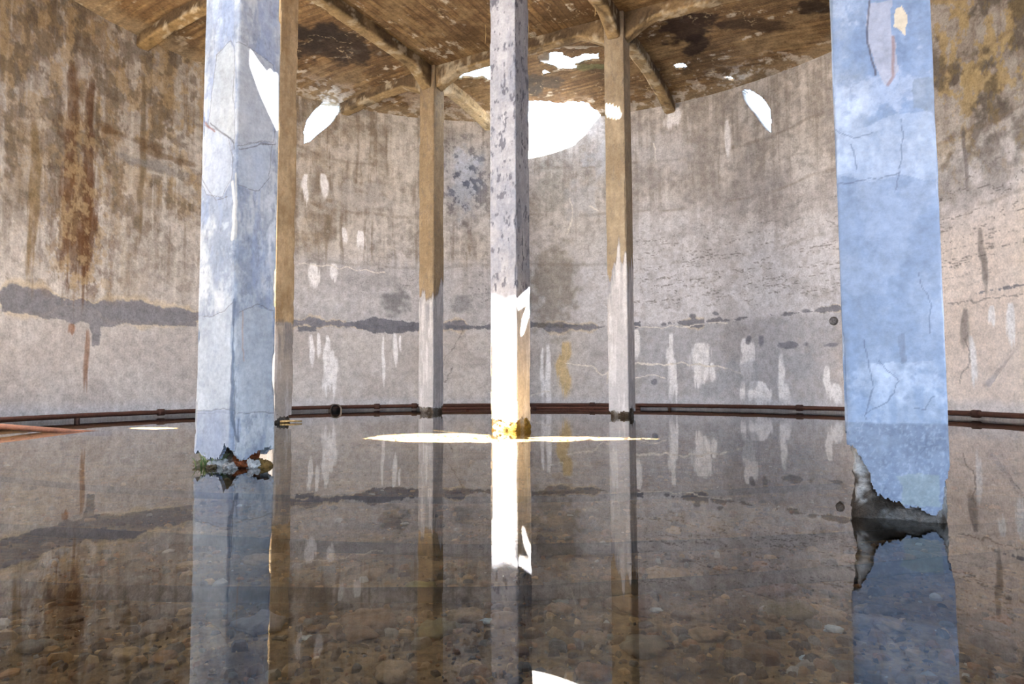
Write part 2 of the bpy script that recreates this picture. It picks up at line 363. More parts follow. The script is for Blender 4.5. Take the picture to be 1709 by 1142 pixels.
    # dark dents, plugs of missing stone, bands of fine cracks on the right
    for x, y, rx, rz in ((1155,528,.12,.06),(1195,524,.09,.05),(1345,519,.1,.05),(1322,576,.3,.07),(1385,576,.2,.06),(1250,566,.08,.12),(1270,566,.07,.12),(930,552,.12,.04),(1092,636,.07,.08),(580,542,.1,.08),(532,538,.06,.05)):
        p.blob(w(x, y), rx, rz, (122, 124, 134), .85, .3, 7)
    for x, y, rx, rz in ((1230,625,.5,.28),(1330,605,.35,.35),(1180,655,.3,.2)): p.blob(w(x, y), rx, rz, (170, 174, 182), .6, .3, 4)
    rr = np.abs(fbm(S * 1.1, Z * 7 + S * .4, 5, 5, .55) - .5); zone = ss(1.35, 1.15, ang) * ss(2.0, 2.4, Z) * ss(4.6, 3.6, Z)
    p.mix((1 - ss(.0, .018, rr)) * zone * .8 * ss(.3, .45, f1 + .1), (104, 98, 94))
    rr = np.abs(fbm(S * 1.6, Z * 6, 7, 5, .55) - .5); zone = ss(1.5, 1.6, ang) * ss(2.2, 1.9, ang) * ss(2.2, 2.6, Z) * ss(4, 3.4, Z)
    p.mix((1 - ss(.0, .016, rr)) * zone * .6 * ss(.45, .6, f2), (92, 90, 92))
    for P in ([(742,600),(762,575),(770,545)], [(742,640),(752,610)], [(1585,510),(1650,498),(1709,488)], [(1600,640),(1618,600),(1612,560)]): p.line([w(*q) for q in P], .014, (112, 106, 104), .7, .05)
    for x, y0, y1, wd in ((1636,380,500,.08),(1610,515,590,.1),(1608,210,330,.05)): p.drip(w(x, y0), w(x, y1)[1], wd, (104, 98, 96), .75, x)
    # whitish skirt where the water stood
    sk = ss(.36, .18, Z + (f3 - .5) * .16); p.mix(sk * .5, (196, 200, 208)); p.mix(ss(.07, .02, Z) * .6, (120, 112, 104))
    p.mul((.9 + .2 * f4) * (1 - .16 * left * hi))
    return p.c
def make_wall(name, t0, t1, nt, nz, label, opens, breach):
    T, Z, X, Y = wall_grid(t0, t1, nt, nz)
    mid = lambda A: (A[:-1, :-1] + A[1:, 1:]) / 2
    P3 = np.stack([mid(X), mid(Y), mid(Z)], -1); keep = np.ones(P3.shape[:2], bool)
    S = R * T
    for P in opens: keep &= ~inpoly(mid(S), mid(Z), P)
    Q = sun_hits(P3)
    inside = (np.cos(mid(T)) * SD[0] + np.sin(mid(T)) * SD[1]) < 0          # wall turned towards the sun from outside
    for P in SUN_POLYS[:4]: keep &= ~(inpoly(Q[..., 0], Q[..., 1], P) & inside & (P3[..., 2] > .5))
    if breach:
        n = fbm(P3[..., 0] * 1.3, P3[..., 2] * 1.3, 3, 5)
        keep &= ~((P3[..., 0] > -1.3 + (n - .5) * .8) & (P3[..., 0] < 4.2 + (n - .5) * .8) & (P3[..., 1] < 3.5) & (P3[..., 2] < 2.6 + (n - .5) * 1.2) & (P3[..., 2] > -.12))
    V = np.stack([X, Y, Z], -1).reshape(-1, 3)
    out = np.stack([np.cos(T), np.sin(T), T * 0], -1).reshape(-1, 3) * .24
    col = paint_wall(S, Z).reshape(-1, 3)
    VV, F, src = grid_faces(keep, nt, nz, V, out)
    o = mesh_obj(name, VV, F, M_WALL, None, col[src])
    return tag(o, label, None, None, 'structure')
RAD = math.radians
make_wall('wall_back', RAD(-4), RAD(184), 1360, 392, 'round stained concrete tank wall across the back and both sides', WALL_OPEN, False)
make_wall('wall_front', RAD(184), RAD(356), 560, 140, 'broken tank wall behind the viewer', [], True)

# ------------------------------------------------------------------ roof slab
M_CEIL = mat('board_marked_roof_concrete', 22, .5, .5, dist=.012)
def paint_ceiling(X, Y):
    a = (X - PD[0]) * U2[0] + (Y - PD[1]) * U2[1]; b = (X - PD[0]) * V2[0] + (Y - PD[1]) * V2[1]
    p = Paint(X, Y, (136, 112, 82))
    bay = (a > -GS) & (a < 0) & (b < GS)                  # boards run the other way in the middle bay
    al = np.where(bay, b, a); ac = np.where(bay, a, b)
    bd = np.floor(ac / .13); fr = ac / .13 - bd
    tone = vnoise(bd * 3.7 + .5, np.floor(al / 2.6 + bd * .37) * 5.1 + .5, 2)
    gr = fbm(al * 1.6, ac * 16, 3, 5, .6); f2 = fbm(X * 1.5, Y * 1.5, 1, 6, .6); f4 = fbm(X * 6, Y * 6, 5, 5, .6)
    p.mix(tone * .45, (122, 88, 52)); p.mix(ss(.5, .7, gr) * .5, (100, 76, 50)); p.mix(ss(.55, .7, 1 - gr) * .5, (178, 146, 100))
    p.mix((1 - ss(.0, .12, np.minimum(fr, 1 - fr))) * .7, (74, 58, 42))
    p.mix(ss(.5, .68, f2) * .55, (92, 74, 54)); p.mix(ss(.55, .7, 1 - f2) * .35, (176, 152, 114))
    q = fbm(al * 1.4, ac * 5, 6, 6, .62); p.mix(ss(.62, .66, q) * ss(.5, .6, f4) * .85, (206, 196, 178))
    def spot(x, y): return on_ceil(x, y)[:2]
    for x, y, rx, ry, c, a_ in ((560,75,1.0,.75,(58,48,42),.85),(530,60,.6,.5,(50,42,38),.8),(630,85,.4,.35,(70,56,46),.6),(1150,50,.55,.6,(56,42,36),.9),(1165,75,.35,.5,(50,38,34),.85),(1255,42,.7,.22,(70,54,42),.8),(1370,12,.5,.35,(52,40,34),.9),(1140,30,.4,.25,(64,48,38),.7),
                           (1148,115,.12,.4,(82,66,50),.7),(905,140,.5,.45,(84,76,68),.8),(890,150,.4,.4,(70,66,62),.7),(780,55,.5,.5,(92,70,48),.5),(1000,20,.5,.4,(100,72,46),.5),(700,170,.45,.5,(196,178,160),.6),(770,180,.4,.5,(186,168,150),.6),(300,90,.5,.6,(96,80,64),.6),(985,112,.5,.15,(112,122,84),.6)):
        p.blob(spot(x, y), rx, ry, c, a_, .35, 4)
    rr = np.abs(fbm(X * 1.3, Y * 1.3, 4, 5, .55) - .5); p.mix((1 - ss(0, .008, rr)) * ss(.45, .6, f2) * .7, (206, 186, 150))
    edge = np.hypot(X - CX, Y - CY) / R; p.mix(ss(.93, .985, edge + (f2 - .5) * .08) * .45, (186, 168, 140))
    p.mix(ss(.86, .98, edge) * (Y > 13) * ss(.5, .58, f4) * .6, (224, 216, 204))
    p.mul(.72 + .28 * f4)
    return p.c
x = np.arange(-8.0, 8.01, .02); y = np.arange(9.3, 16.5, .02); nX, nY = len(x), len(y)
GX, GY = np.meshgrid(x, y, indexing='ij'); mx = (GX[:-1, :-1] + GX[1:, 1:]) / 2; my = (GY[:-1, :-1] + GY[1:, 1:]) / 2
wob = .02
keep = np.hypot(mx - CX, my - CY) < R + .2
wx = mx + (fbm(mx * 9, my * 9, 2, 3) - .5) * .12; wy = my + (fbm(mx * 9, my * 9, 4, 3) - .5) * .12
for P in VIS_HOLES + [BLOB_HOLE]: keep &= ~inpoly(wx, wy, P)
for P in SUN_POLYS: keep &= ~inpoly(mx, my, P)
V = np.stack([GX, GY, HC + rise(GX, GY) - .02 * (fbm(GX * 2, GY * 2, 1, 4) - .5)], -1).reshape(-1, 3)
VV, F, src = grid_faces(keep, nX, nY, V, np.array([0, 0, .05]))
colr = paint_ceiling(GX, GY).reshape(-1, 3)[src]
# plain remainder of the slab over the front of the tank, cut by the collapsed part and the small holes
loops = [[(q, 9.42) for q in np.linspace(-8, 8, 161)] + [(8, -2), (-8, -2)]] + [ROOF_OPEN.tolist()] + [P.tolist() for P in SUN_POLYS if P[:, 1].max() < 9.42]
pts = []; edg = []
for Lp in loops:
    n0 = len(pts); pts += [Vector(q) for q in Lp]; edg += [(n0 + i, n0 + (i + 1) % len(Lp)) for i in range(len(Lp))]
for gx in np.arange(-7.8, 7.9, .4):
    for gy in np.arange(-1.8, 9.2, .4): pts.append(Vector((gx + .01, gy + .013)))
cv, ce, cf, *_ = geometry.delaunay_2d_cdt(pts, edg, [], 0, 1e-6)
cv = np.array([tuple(q) for q in cv]); cen = np.array([cv[list(f)].mean(0) for f in cf]); ok = np.ones(len(cf), bool)
for Lp in loops[1:]: ok &= ~inpoly(cen[:, 0], cen[:, 1], Lp)
tri = np.array([f for f, k in zip(cf, ok) if k])
n0 = len(VV); V3 = np.column_stack([cv, HC + rise(cv[:, 0], cv[:, 1])])
cnt = {}
for f in tri:
    for i in range(3):
        e = tuple(sorted((f[i], f[(i + 1) % 3]))); cnt[e] = cnt.get(e, 0) + 1
rim = [e for e, k in cnt.items() if k == 1 and max(abs(cv[e[0]][0]), abs(cv[e[1]][0])) < 7.9 and cv[e[0]][1] < 9.3 and cv[e[0]][1] > -1.9]
allV = np.concatenate([VV, V3, V3 + [0, 0, .05]]); n1 = n0 + len(V3)
tri4 = [tuple(int(i) + n0 for i in f) for f in tri]
rim4 = [(a + n0, b + n0, b + n1, a + n1) for a, b in rim]
kv = []; kf = []
for kx0, kx1, ky0, ky1, kz0, kz1 in SUN_BLOCKERS:
    b_ = len(allV) + len(kv); kv += [(px, py, pz) for pz in (kz0, kz1) for py in (ky0, ky1) for px in (kx0, kx1)]
    kf += [tuple(b_ + i for i in f) for f in ((0, 2, 3, 1), (4, 5, 7, 6), (0, 1, 5, 4), (2, 6, 7, 3), (0, 4, 6, 2), (1, 3, 7, 5))]
allV = np.concatenate([allV, np.array(kv)])
allC = np.concatenate([colr, np.tile(paint_ceiling(V3[:, 0], V3[:, 1]), (2, 1)), np.tile(lin((170, 160, 145)), (len(kv), 1))])
ceil = mesh_obj('ceiling', allV, F.tolist() + tri4 + rim4 + kf, M_CEIL, None, allC)
tag(ceil, 'brown board-marked concrete roof slab with broken holes', None, None, 'structure')

# ------------------------------------------------------------------ tank floor, water, gravel
fx = np.arange(-8.2, 8.21, .05); fy = np.arange(-2.2, 16.6, .05); FX, FY = np.meshgrid(fx, fy, indexing='ij')
def floor_z(X, Y): return ZF + (fbm(X * .8, Y * .8, 2, 4) - .5) * .03 + (fbm(X * 6, Y * 6, 4, 3) - .5) * .012
FZ = floor_z(FX, FY)
M_FLOOR = mat('silty_gravel_floor', 40, .75, .8, .9, dist=.02)
p = Paint(FX, FY, (112, 88, 58)); f2 = fbm(FX * .9, FY * .9, 1, 6, .6); f4 = fbm(FX * 5, FY * 7, 3, 5, .65)
p.mix(ss(.45, .62, f2) * .6, (84, 66, 44)); p.mix(ss(.52, .68, 1 - f2) * .5, (146, 122, 84)); p.mix(ss(.5, .62, f4) * .6, (66, 50, 36)); p.mix(ss(.56, .7, 1 - f4) * .5, (150, 122, 80))
p.mix(ss(5.5, 8.5, FY) * .5, (168, 146, 98)); p.mix(ss(.78, .95, -FX / (np.abs(FY) + .01)) * .8, (168, 164, 158))  # left floor out of view painted pale grey to cool the bounced light
idx = np.arange(FX.size).reshape(FX.shape)
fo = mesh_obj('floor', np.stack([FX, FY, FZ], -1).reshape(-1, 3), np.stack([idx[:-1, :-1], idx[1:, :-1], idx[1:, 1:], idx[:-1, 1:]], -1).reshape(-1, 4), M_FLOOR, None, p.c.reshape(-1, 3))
tag(fo, 'brown silty tank floor under the water', None, None, 'structure')

wm = bpy.data.materials.new('still_clear_water'); wm.use_nodes = True; nt = wm.node_tree; nt.nodes.clear(); L = nt.links.new
out = node(nt, 'ShaderNodeOutputMaterial'); mx_ = node(nt, 'ShaderNodeMixShader'); fr = node(nt, 'ShaderNodeFresnel'); fr.inputs[0].default_value = 1.5
tr = node(nt, 'ShaderNodeBsdfTransparent'); tr.inputs[0].default_value = (.94, .90, .82, 1); gl = node(nt, 'ShaderNodeBsdfGlossy'); gl.inputs['Roughness'].default_value = 0.0
gl.inputs[0].default_value = (1, 1, 1, 1)
nz_ = node(nt, 'ShaderNodeTexNoise'); nz_.inputs['Scale'].default_value = 2.2; nz_.inputs['Detail'].default_value = 2; tcw = node(nt, 'ShaderNodeTexCoord'); bpw = node(nt, 'ShaderNodeBump')
bpw.inputs['Strength'].default_value = .05; bpw.inputs['Distance'].default_value = .01
L(tcw.outputs['Object'], nz_.inputs['Vector']); L(nz_.outputs[0], bpw.inputs['Height']); L(bpw.outputs[0], gl.inputs['Normal'])
L(fr.outputs[0], mx_.inputs[0]); L(tr.outputs[0], mx_.inputs[1]); L(gl.outputs[0], mx_.inputs[2]); L(mx_.outputs[0], out.inputs[0])
th = np.linspace(0, 2 * math.pi, 120, endpoint=False)
wv = [(CX + (R - .004) * math.cos(t), CY + ((R if math.sin(t) >= 0 else RY) - .004) * math.sin(t), 0) for t in th]
wo = mesh_obj('water', wv, [tuple(range(120))], wm, None, None, None, False)
tag(wo, 'shallow still brown water mirroring columns and walls', 'water', None, 'stuff')

random.seed(5); rng = np.random.RandomState(11)
M_STONE = mat('wet_stones', 60, .4, .5, .7, dist=.01)
gv = []; gf = []; gc = []
pal = [(92,72,48),(112,86,56),(78,62,46),(64,52,40),(128,104,72),(104,76,46),(90,84,74),(140,112,74),(70,64,58),(120,84,50),(150,146,136)]
NST = 17000
ys = 1.15 + 7.5 * rng.rand(NST)**1.7; xs = (rng.rand(NST) - .5) * 2 * (.80 * ys + .15)
zs = floor_z(xs, ys)
for i in range(NST):
    r = .005 + .024 * rng.rand()**4.0; n = rng.randint(5, 8); ang = np.sort(rng.rand(n)) * 6.283; el = .5 + .5 * rng.rand(); ro = rng.rand() * 3.14
    h = r * (.25 + .5 * rng.rand()); b0 = len(gv)
    for k, (rr, hz) in enumerate(((1.0, -.3), (.95, .5), (.6, 1.0))):
        for a_ in ang:
            qx = math.cos(a_) * r * rr; qy = math.sin(a_) * r * rr * el
            gv.append((xs[i] + qx * math.cos(ro) - qy * math.sin(ro), ys[i] + qx * math.sin(ro) + qy * math.cos(ro), min(zs[i] + h * hz + .002 * rng.rand(), -.012)))
    for k in range(2):
        for j in range(n): j2 = (j + 1) % n; gf.append((b0 + k * n + j, b0 + k * n + j2, b0 + (k + 1) * n + j2, b0 + (k + 1) * n + j))
    gf.append(tuple(b0 + 2 * n + j for j in range(n)))
    gc += [tuple(lin(pal[rng.randint(len(pal) - (rng.rand() > .25))]) * (.7 + .85 * rng.rand()))] * (3 * n)
go = mesh_obj('gravel', gv, gf, M_STONE, None, np.array(gc), None, False)
tag(go, 'brown gravel and stone chips lying under the shallow water', 'gravel', None, 'stuff')

# larger stones one can point to
def stone(x, y, rpx, asp, col, label, group=None, hgt=.35, name='flat_stone'):
    q = at_z(x, y, ZF + .01); r = rpx * q[1] / FPX
    m = MB(); m.lump((0, 0, 0), r, r * asp, min(.016, r * hgt), col, random.uniform(-.5, .5), .75, 3, 1.8)
    z = float(floor_z(np.array([q[0]]), np.array([q[1]]))[0])
    o = m.build(name, M_STONE, None, None); o.location = (q[0], q[1], min(z + .008, -.035))
    return tag(o, label, 'stone', group)
for a in ((735,996,9,1.0,(206,92,30),'small orange stone under water left of the sunlit column reflection'),
          (812,1037,10,.9,(176,190,194),'pale blue-grey pebble close beside the sunlit reflection, lower left of it'),
          (512,1066,9,1.0,(150,150,140),'round grey stone under water between the two left column reflections'),
          (936,1003,12,.8,(164,170,158),'pale flaky stone under water right of the sunlit reflection'),
          (1095,1018,10,.9,(150,158,158),'grey round pebble right of the far right column reflection'),
          (1048,1012,38,1.1,(92,66,46),'large dark slab stone under the far right column reflection'),
          (1080,1078,40,1.0,(112,100,82),'long flat beige-grey stone low in the water right of centre'),
          (615,1035,45,1.2,(116,88,60),'wide flat tan stone left of centre just below the submerged pipe'),
          (730,1050,30,1.3,(108,98,68),'olive flat stone below the far left column reflection'),
          (1390,1050,14,.8,(172,186,192),'pale pebble left of the thick broken column reflection'),
          (1345,1098,9,.9,(166,184,190),'small pale blue pebble low in front of the thick broken column'),
          (1452,1036,28,.9,(128,104,80),'tan rounded stone under the thick column reflection, left edge'),
          (1280,982,36,1.0,(96,66,48),'long reddish-brown stone below the right submerged pipe'),
          (1310,1018,38,1.0,(104,92,62),'long olive slab under water left of the thick column reflection'),
          (1235,1112,26,1.1,(62,52,44),'dark low stone near the lower edge, right of centre'),
          (430,1045,34,1.3,(96,92,92),'large grey slab under the left cracked column reflection'),
          (30,1012,22,1.0,(52,42,34),'dark flat stone by the left edge under the nearest pipe'),
          (260,1020,26,1.0,(70,56,42),'dark flat stone under the nearest pipe left of the cracked column'),
          (230,972,22,1.0,(66,54,42),'thin dark stone between the two left submerged pipes'),
          (190,1090,20,1.1,(84,64,44),'brown stone in the lower left shallows'),
          (700,985,26,.9,(116,108,66),'yellowish leaf-shaped stone just above the nearest pipe'),
          (1180,845,20,1.0,(86,70,58),'dark stone far out right of the far right column reflection'),
          (900,1000,18,.8,(80,60,46),'dark brown stone touching the pipe right of the sunlit reflection')):
    stone(*a)
for i in range(34):
    x_, y_ = random.uniform(20, 1690), random.uniform(930, 1130)
    stone(x_, y_, random.uniform(14, 30), random.uniform(.8, 1.4), random.choice(pal[:10]), 'flat brown stone among the gravel under the shallow water', 'flat brown stones on the tank floor')

# ------------------------------------------------------------------ columns
M_COL = mat('cracked_column_plaster', 34, .26, .35, dist=.004)
M_CORE = mat('crumbled_column_core', 45, .6, 1.0, dist=.03)
def square_ring(w, n, r=.012):
    """points round a square of side w, from the (-u,-v) corner along +u; returns offsets, outward normals, perimeter"""
    s = np.linspace(0, 4, 4 * n + 1)[:-1]; k = np.floor(s).astype(int); f = (s - k) * w - w / 2; h = w / 2
    a = np.choose(k, [f, h + 0 * f, -f, -h + 0 * f]); b = np.choose(k, [-h + 0 * f, f, h + 0 * f, -f])
    qa = np.clip(a, -(h - r), h - r); qb = np.clip(b, -(h - r), h - r); da, db = a - qa, b - qb; l = np.hypot(da, db)
    na, nb = da / l, db / l
    return qa + na * r, qb + nb * r, na, nb, s
def column(key, label, spec, res, bottoms, paint):
    P = COLS[key]; root = as_thing(thing('concrete_column', (P[0], P[1], ZF), label, 'column', 'columns standing in the water'))
    n = int(CW / res); a, b, na, nb, s = square_ring(CW, n); zt = HC + .01 + float(rise(P[0], P[1])); zv = min(zt - .3, spec['fine']); z = np.concatenate([np.linspace(-.05, zv, int(zv / (res * 1.2))), np.linspace(zv, zt, max(6, int((zt - zv) / .03)))[1:]]); nz = len(z)
    A, Z = np.meshgrid(a, z, indexing='ij'); B, _ = np.meshgrid(b, z, indexing='ij'); NA, _ = np.meshgrid(na, z, indexing='ij'); NB, _ = np.meshgrid(nb, z, indexing='ij'); SS, _ = np.meshgrid(s, z, indexing='ij')
    T = SS * CW; o = ord(key) * 3.1
    # shallow waviness and worn arrises
    dsp = (fbm(T * 3 + o, Z * 1.6, 2, 5) - .5) * .012
    corner = np.abs(SS - np.round(SS)) * CW; chip = ss(.53, .66, fbm(np.round(SS) * 7 + o + T * .3, Z * 3.2, 4, 5)) * (1 - ss(.0, .03, corner)) * .018 * spec.get('chip', 1)
    dsp = dsp - chip
    # ragged lower edge of the plaster: height per position round the column
    bt = np.interp(s, [q[0] for q in bottoms], [q[1] for q in bottoms]); bt = bt + (fbm(s * 14 + o, s * 0, 3, 4) - .5) * spec.get('rag', .05) + (fbm(s * 46 + o, s * 0, 5, 3) - .5) * spec.get('rag', .05) * .9
    if 'belly' in spec: dsp = dsp + spec['belly'] * ss(.7, .1, Z)
    zm = (Z[:, :-1] + Z[:, 1:]) / 2; keep = zm > bt[:, None]
    X = P[0] + (A + NA * dsp) * U2[0] + (B + NB * dsp) * V2[0]; Y = P[1] + (A + NA * dsp) * U2[1] + (B + NB * dsp) * V2[1]
    N = len(s); idx = np.arange(N * nz).reshape(N, nz); nx_ = np.roll(idx, -1, 0)
    Fq = np.stack([idx[:, :-1], nx_[:, :-1], nx_[:, 1:], idx[:, 1:]], -1)[keep]
    V = np.stack([X, Y, Z], -1).reshape(-1, 3)
    # rim: thickness of the plaster along the broken edge
    inn = V - np.stack([NA * U2[0] + NB * V2[0], NA * U2[1] + NB * V2[1], 0 * NA], -1).reshape(-1, 3) * .03
    m = keep[:, 1:] & ~keep[:, :-1]; E1 = idx[:, 1:-1][m]; E2 = nx_[:, 1:-1][m]; k2 = np.roll(keep, -1, 0); mv = keep != k2
    E3 = nx_[:, :-1][mv]; E4 = nx_[:, 1:][mv]; nv = len(V)
    Fr = np.concatenate([np.stack([E1, E2, E2 + nv, E1 + nv], -1), np.stack([E3, E4, E4 + nv, E3 + nv], -1)])
    p = Paint(T, Z, spec['top']); paint(p, SS)
    VV = np.concatenate([V, inn]); Fa = np.concatenate([Fq, Fr]); used = np.unique(Fa); rm = np.full(len(VV), -1); rm[used] = np.arange(len(used))
    mesh_obj('plaster_shaft', VV[used], rm[Fa], M_COL, root, p.c.reshape(-1, 3)[used % nv], (P[0], P[1], ZF))
    # crumbling core below
    zt = max(q[1] for q in bottoms) + .25; w2 = CW - spec.get('core_in', .10); n2 = 24; a, b, na, nb, s2 = square_ring(w2, n2, .04); nz2 = max(12, int((zt + .12) / .012)); z2 = np.linspace(-.1, zt, nz2)
    A, Z = np.meshgrid(a, z2, indexing='ij'); B, _ = np.meshgrid(b, z2, indexing='ij'); NA, _ = np.meshgrid(na, z2, indexing='ij'); NB, _ = np.meshgrid(nb, z2, indexing='ij'); SS, _ = np.meshgrid(s2, z2, indexing='ij')
    d = (fbm(SS * 2.6 + o, Z * 7, 1, 5, .6) - .5) * spec.get('core_amp', .13); d = np.minimum(d, spec.get('core_in', .1) / 2 - .008 + .05 * ss(.16, .04, Z) * spec.get('spread', 1)); X = P[0] + (A + NA * d) * U2[0] + (B + NB * d) * V2[0]; Y = P[1] + (A + NA * d) * U2[1] + (B + NB * d) * V2[1]
    pc = Paint(SS * .3, Z, spec.get('core', (120, 110, 98))); c1 = fbm(SS * 3 + o, Z * 9, 5, 5, .6)
    pc.mix(ss(.5, .6, c1) * .8, (64, 50, 36)); pc.mix(ss(.54, .64, 1 - c1) * .8, (176, 172, 166)); pc.mix(ss(.12, .02, Z) * .7, spec.get('foot', (62, 48, 32)))
    if 'rust' in spec: pc.mix(ss(.46, .56, fbm(SS * 4, Z * 12, 7, 4)) * ss(.16, .05, Z) * ss(.9, 1.05, SS), spec['rust'])
    N = len(s2); idx = np.arange(N * nz2).reshape(N, nz2); nx_ = np.roll(idx, -1, 0)
    Fq = np.stack([idx[:, :-1], nx_[:, :-1], nx_[:, 1:], idx[:, 1:]], -1).reshape(-1, 4)
    mesh_obj('crumbled_core', np.stack([X, Y, Z], -1).reshape(-1, 3), Fq, M_CORE, root, pc.c.reshape(-1, 3), (P[0], P[1], ZF))['label'] = 'rough broken concrete core below the plaster'
    return root
def T_(key, face, x, y):
    """pixel -> (run round the column, height) for painting"""
    t, z = on_face(key, face, x, y); return np.array([t + CW / 2 + (CW if face == 'u' else 0), z])
def fp(key, face, pts): return [T_(key, face, *q) for q in pts]
def bot(key, face, pts):
    return [(T_(key, face, *q)[0] / CW, T_(key, face, *q)[1]) for q in pts]
def base_mottle(p, dark, light, o, a=.5):
    f = fbm(p.S * 4 + o, p.Z * 2.2, 1, 6, .6); g = fbm(p.S * 16 + o, p.Z * 2.0, 3, 5, .6); h = fbm(p.S * 14 + o, p.Z * 12, 5, 5, .6)
    p.mix(ss(.48, .66, f) * a, dark); p.mix(ss(.52, .68, 1 - f) * a, light); p.mix(ss(.55, .7, g) * a * .6, dark); p.mix(ss(.6, .7, h) * a * .6, dark); p.mix(ss(.6, .72, 1 - h) * a * .5, light)

def paint_A(p, SS):
    base_mottle(p, (128, 136, 150), (200, 201, 202), 1.1, .75)
    p.mix(ss(.5, .6, fbm(p.S * 5, p.Z * 1.3, 6, 5, .6)) * .5, (140, 152, 176)); p.mix(ss(.6, .66, fbm(p.S * 30, p.Z * 14, 7, 4, .6)) * .4, (120, 124, 132))
    for P, f, c in (([(336,295),(345,250),(360,90),(385,68),(391,80),(391,250),(388,235),(360,220),(345,205)], 'v', (168, 168, 163)),
                    ([(392,65),(425,85),(455,110),(462,180),(455,235),(420,240),(396,250)], 'u', (174, 174, 172)),
                    ([(338,210),(360,215),(380,232),(388,260),(386,300),(370,330),(345,325),(335,300)], 'v', (174, 177, 181)),
                    ([(396,245),(420,238),(455,240),(450,300),(430,320),(398,310)], 'u', (172, 177, 182)),
                    ([(330,530),(352,530),(375,520),(391,503),(391,690),(328,690)], 'v', (163, 167, 171)),
                    ([(400,520),(430,510),(455,520),(458,690),(396,690)], 'u', (172, 174, 175)),
                    ([(327,684),(391,684),(388,770),(322,770)], 'v', (138, 145, 159))):
        p.poly(fp('A', f, P), c, .7, .012, 7)
        p.line(fp('A', f, P), .0042, (99, 95, 93), .6, .012, 7)
    for P, f, wd, c, a in (([(388,305),(391,345),(388,400)], 'v', .014, (210, 204, 191), .9), ([(393,290),(394,340),(392,400)], 'u', .012, (202, 195, 181), .8), ([(391,500),(389,600),(387,690),(392,740)], 'v', .016, (106, 112, 124), .8),
                           ([(405,520),(408,600)], 'u', .008, (178, 149, 128), .6), ([(340,205),(358,218)], 'v', .010, (133, 84, 67), .7), ([(352,205),(390,240)], 'v', .005, (79, 75, 76), .8), ([(400,250),(460,238)], 'u', .005, (89, 80, 78), .7),
                           ([(338,300),(360,335),(380,330)], 'v', .004, (97, 91, 88), .8), ([(398,700),(395,740)], 'u', .010, (110, 116, 128), .7), ([(328,685),(390,684)], 'v', .004, (124, 130, 136), .6)):
        p.line(fp('A', f, P), wd, c, a, .012, 7)
def paint_F(p, SS):
    base_mottle(p, (100, 116, 138), (152, 162, 176), 4.2, .6)
    p.mix(ss(.52, .62, fbm(p.S * 3, p.Z * 2.4, 6, 6, .6)) * .45, (92, 108, 132)); p.mix(ss(.54, .62, fbm(p.S * 5 + 3, p.Z * 5, 2, 6, .62)) * .35, (160, 168, 180)); p.mix(ss(.6, .66, fbm(p.S * 40, p.Z * 30, 7, 4, .6)) * .3, (96, 108, 128))
    p.poly(fp('F', 'v', [(1394,300),(1450,296),(1500,290),(1570,292),(1582,600),(1405,600)]), (103, 115, 132), .6, .02, 5)
    p.poly(fp('F', 'v', [(1390,215),(1450,205),(1500,190),(1560,190),(1568,290),(1500,292),(1450,305),(1392,303)]), (135, 145, 158), .5, .02, 5)
    p.poly(fp('F', 'v', [(1520,130),(1560,125),(1562,190),(1525,185)]), (102, 110, 119), .6, .02, 7)
    p.poly(fp('F', 'v', [(1452,0),(1490,0),(1493,120),(1475,140),(1462,120),(1450,70)]), (137, 137, 143), .7, .015, 7)
    p.poly(fp('F', 'v', [(1488,10),(1500,8),(1510,30),(1508,60),(1490,45)]), (170, 158, 134), .9, .012, 9)
    p.line(fp('F', 'v', [(1452,0),(1448,70),(1462,125)]), .005, (69, 66, 72), .8, .006); p.line(fp('F', 'v', [(1492,60),(1492,130),(1482,142)]), .008, (118, 94, 88), .7, .006)
    for P in ([(1500,200),(1508,230),(1500,285)], [(1395,305),(1440,300),(1500,292)], [(1540,440),(1550,500),(1556,560)], [(1470,600),(1500,640),(1450,690)], [(1394,220),(1430,230),(1470,215)], [(1440,560),(1455,640),(1448,700)], [(1525,685),(1545,690),(1568,662)], [(1430,280),(1425,240)], [(1540,735),(1530,780),(1528,820),(1540,842)], [(1500,290),(1490,320)]):
        p.line(fp('F', 'v', P), .0028, (66, 72, 88), .55, .02, 6)
    low = T_('F', 'v', 1500, 707)[1]; m = ss(low + .006, low - .004, p.Z + (fbm(p.S * 9, p.Z, 2, 3) - .5) * .015)
    p.mix(m * .75, (88, 95, 108)); sp = ss(.56, .66, fbm(p.S * 110, p.Z * 90, 3, 4, .6)); p.mix(m * sp * .35, (140, 147, 156)); p.mix(m * ss(.55, .7, fbm(p.S * 7, p.Z * 7, 1, 5)) * .5, (115, 123, 134))
    p.poly(fp('F', 'v', [(1500,560),(1512,555),(1515,600),(1505,605)]), (95, 103, 116), .7, .01)
    p.poly(fp('F', 'v', [(1500,790),(1560,790),(1565,850),(1510,850)]), (118, 126, 119), .5, .02)
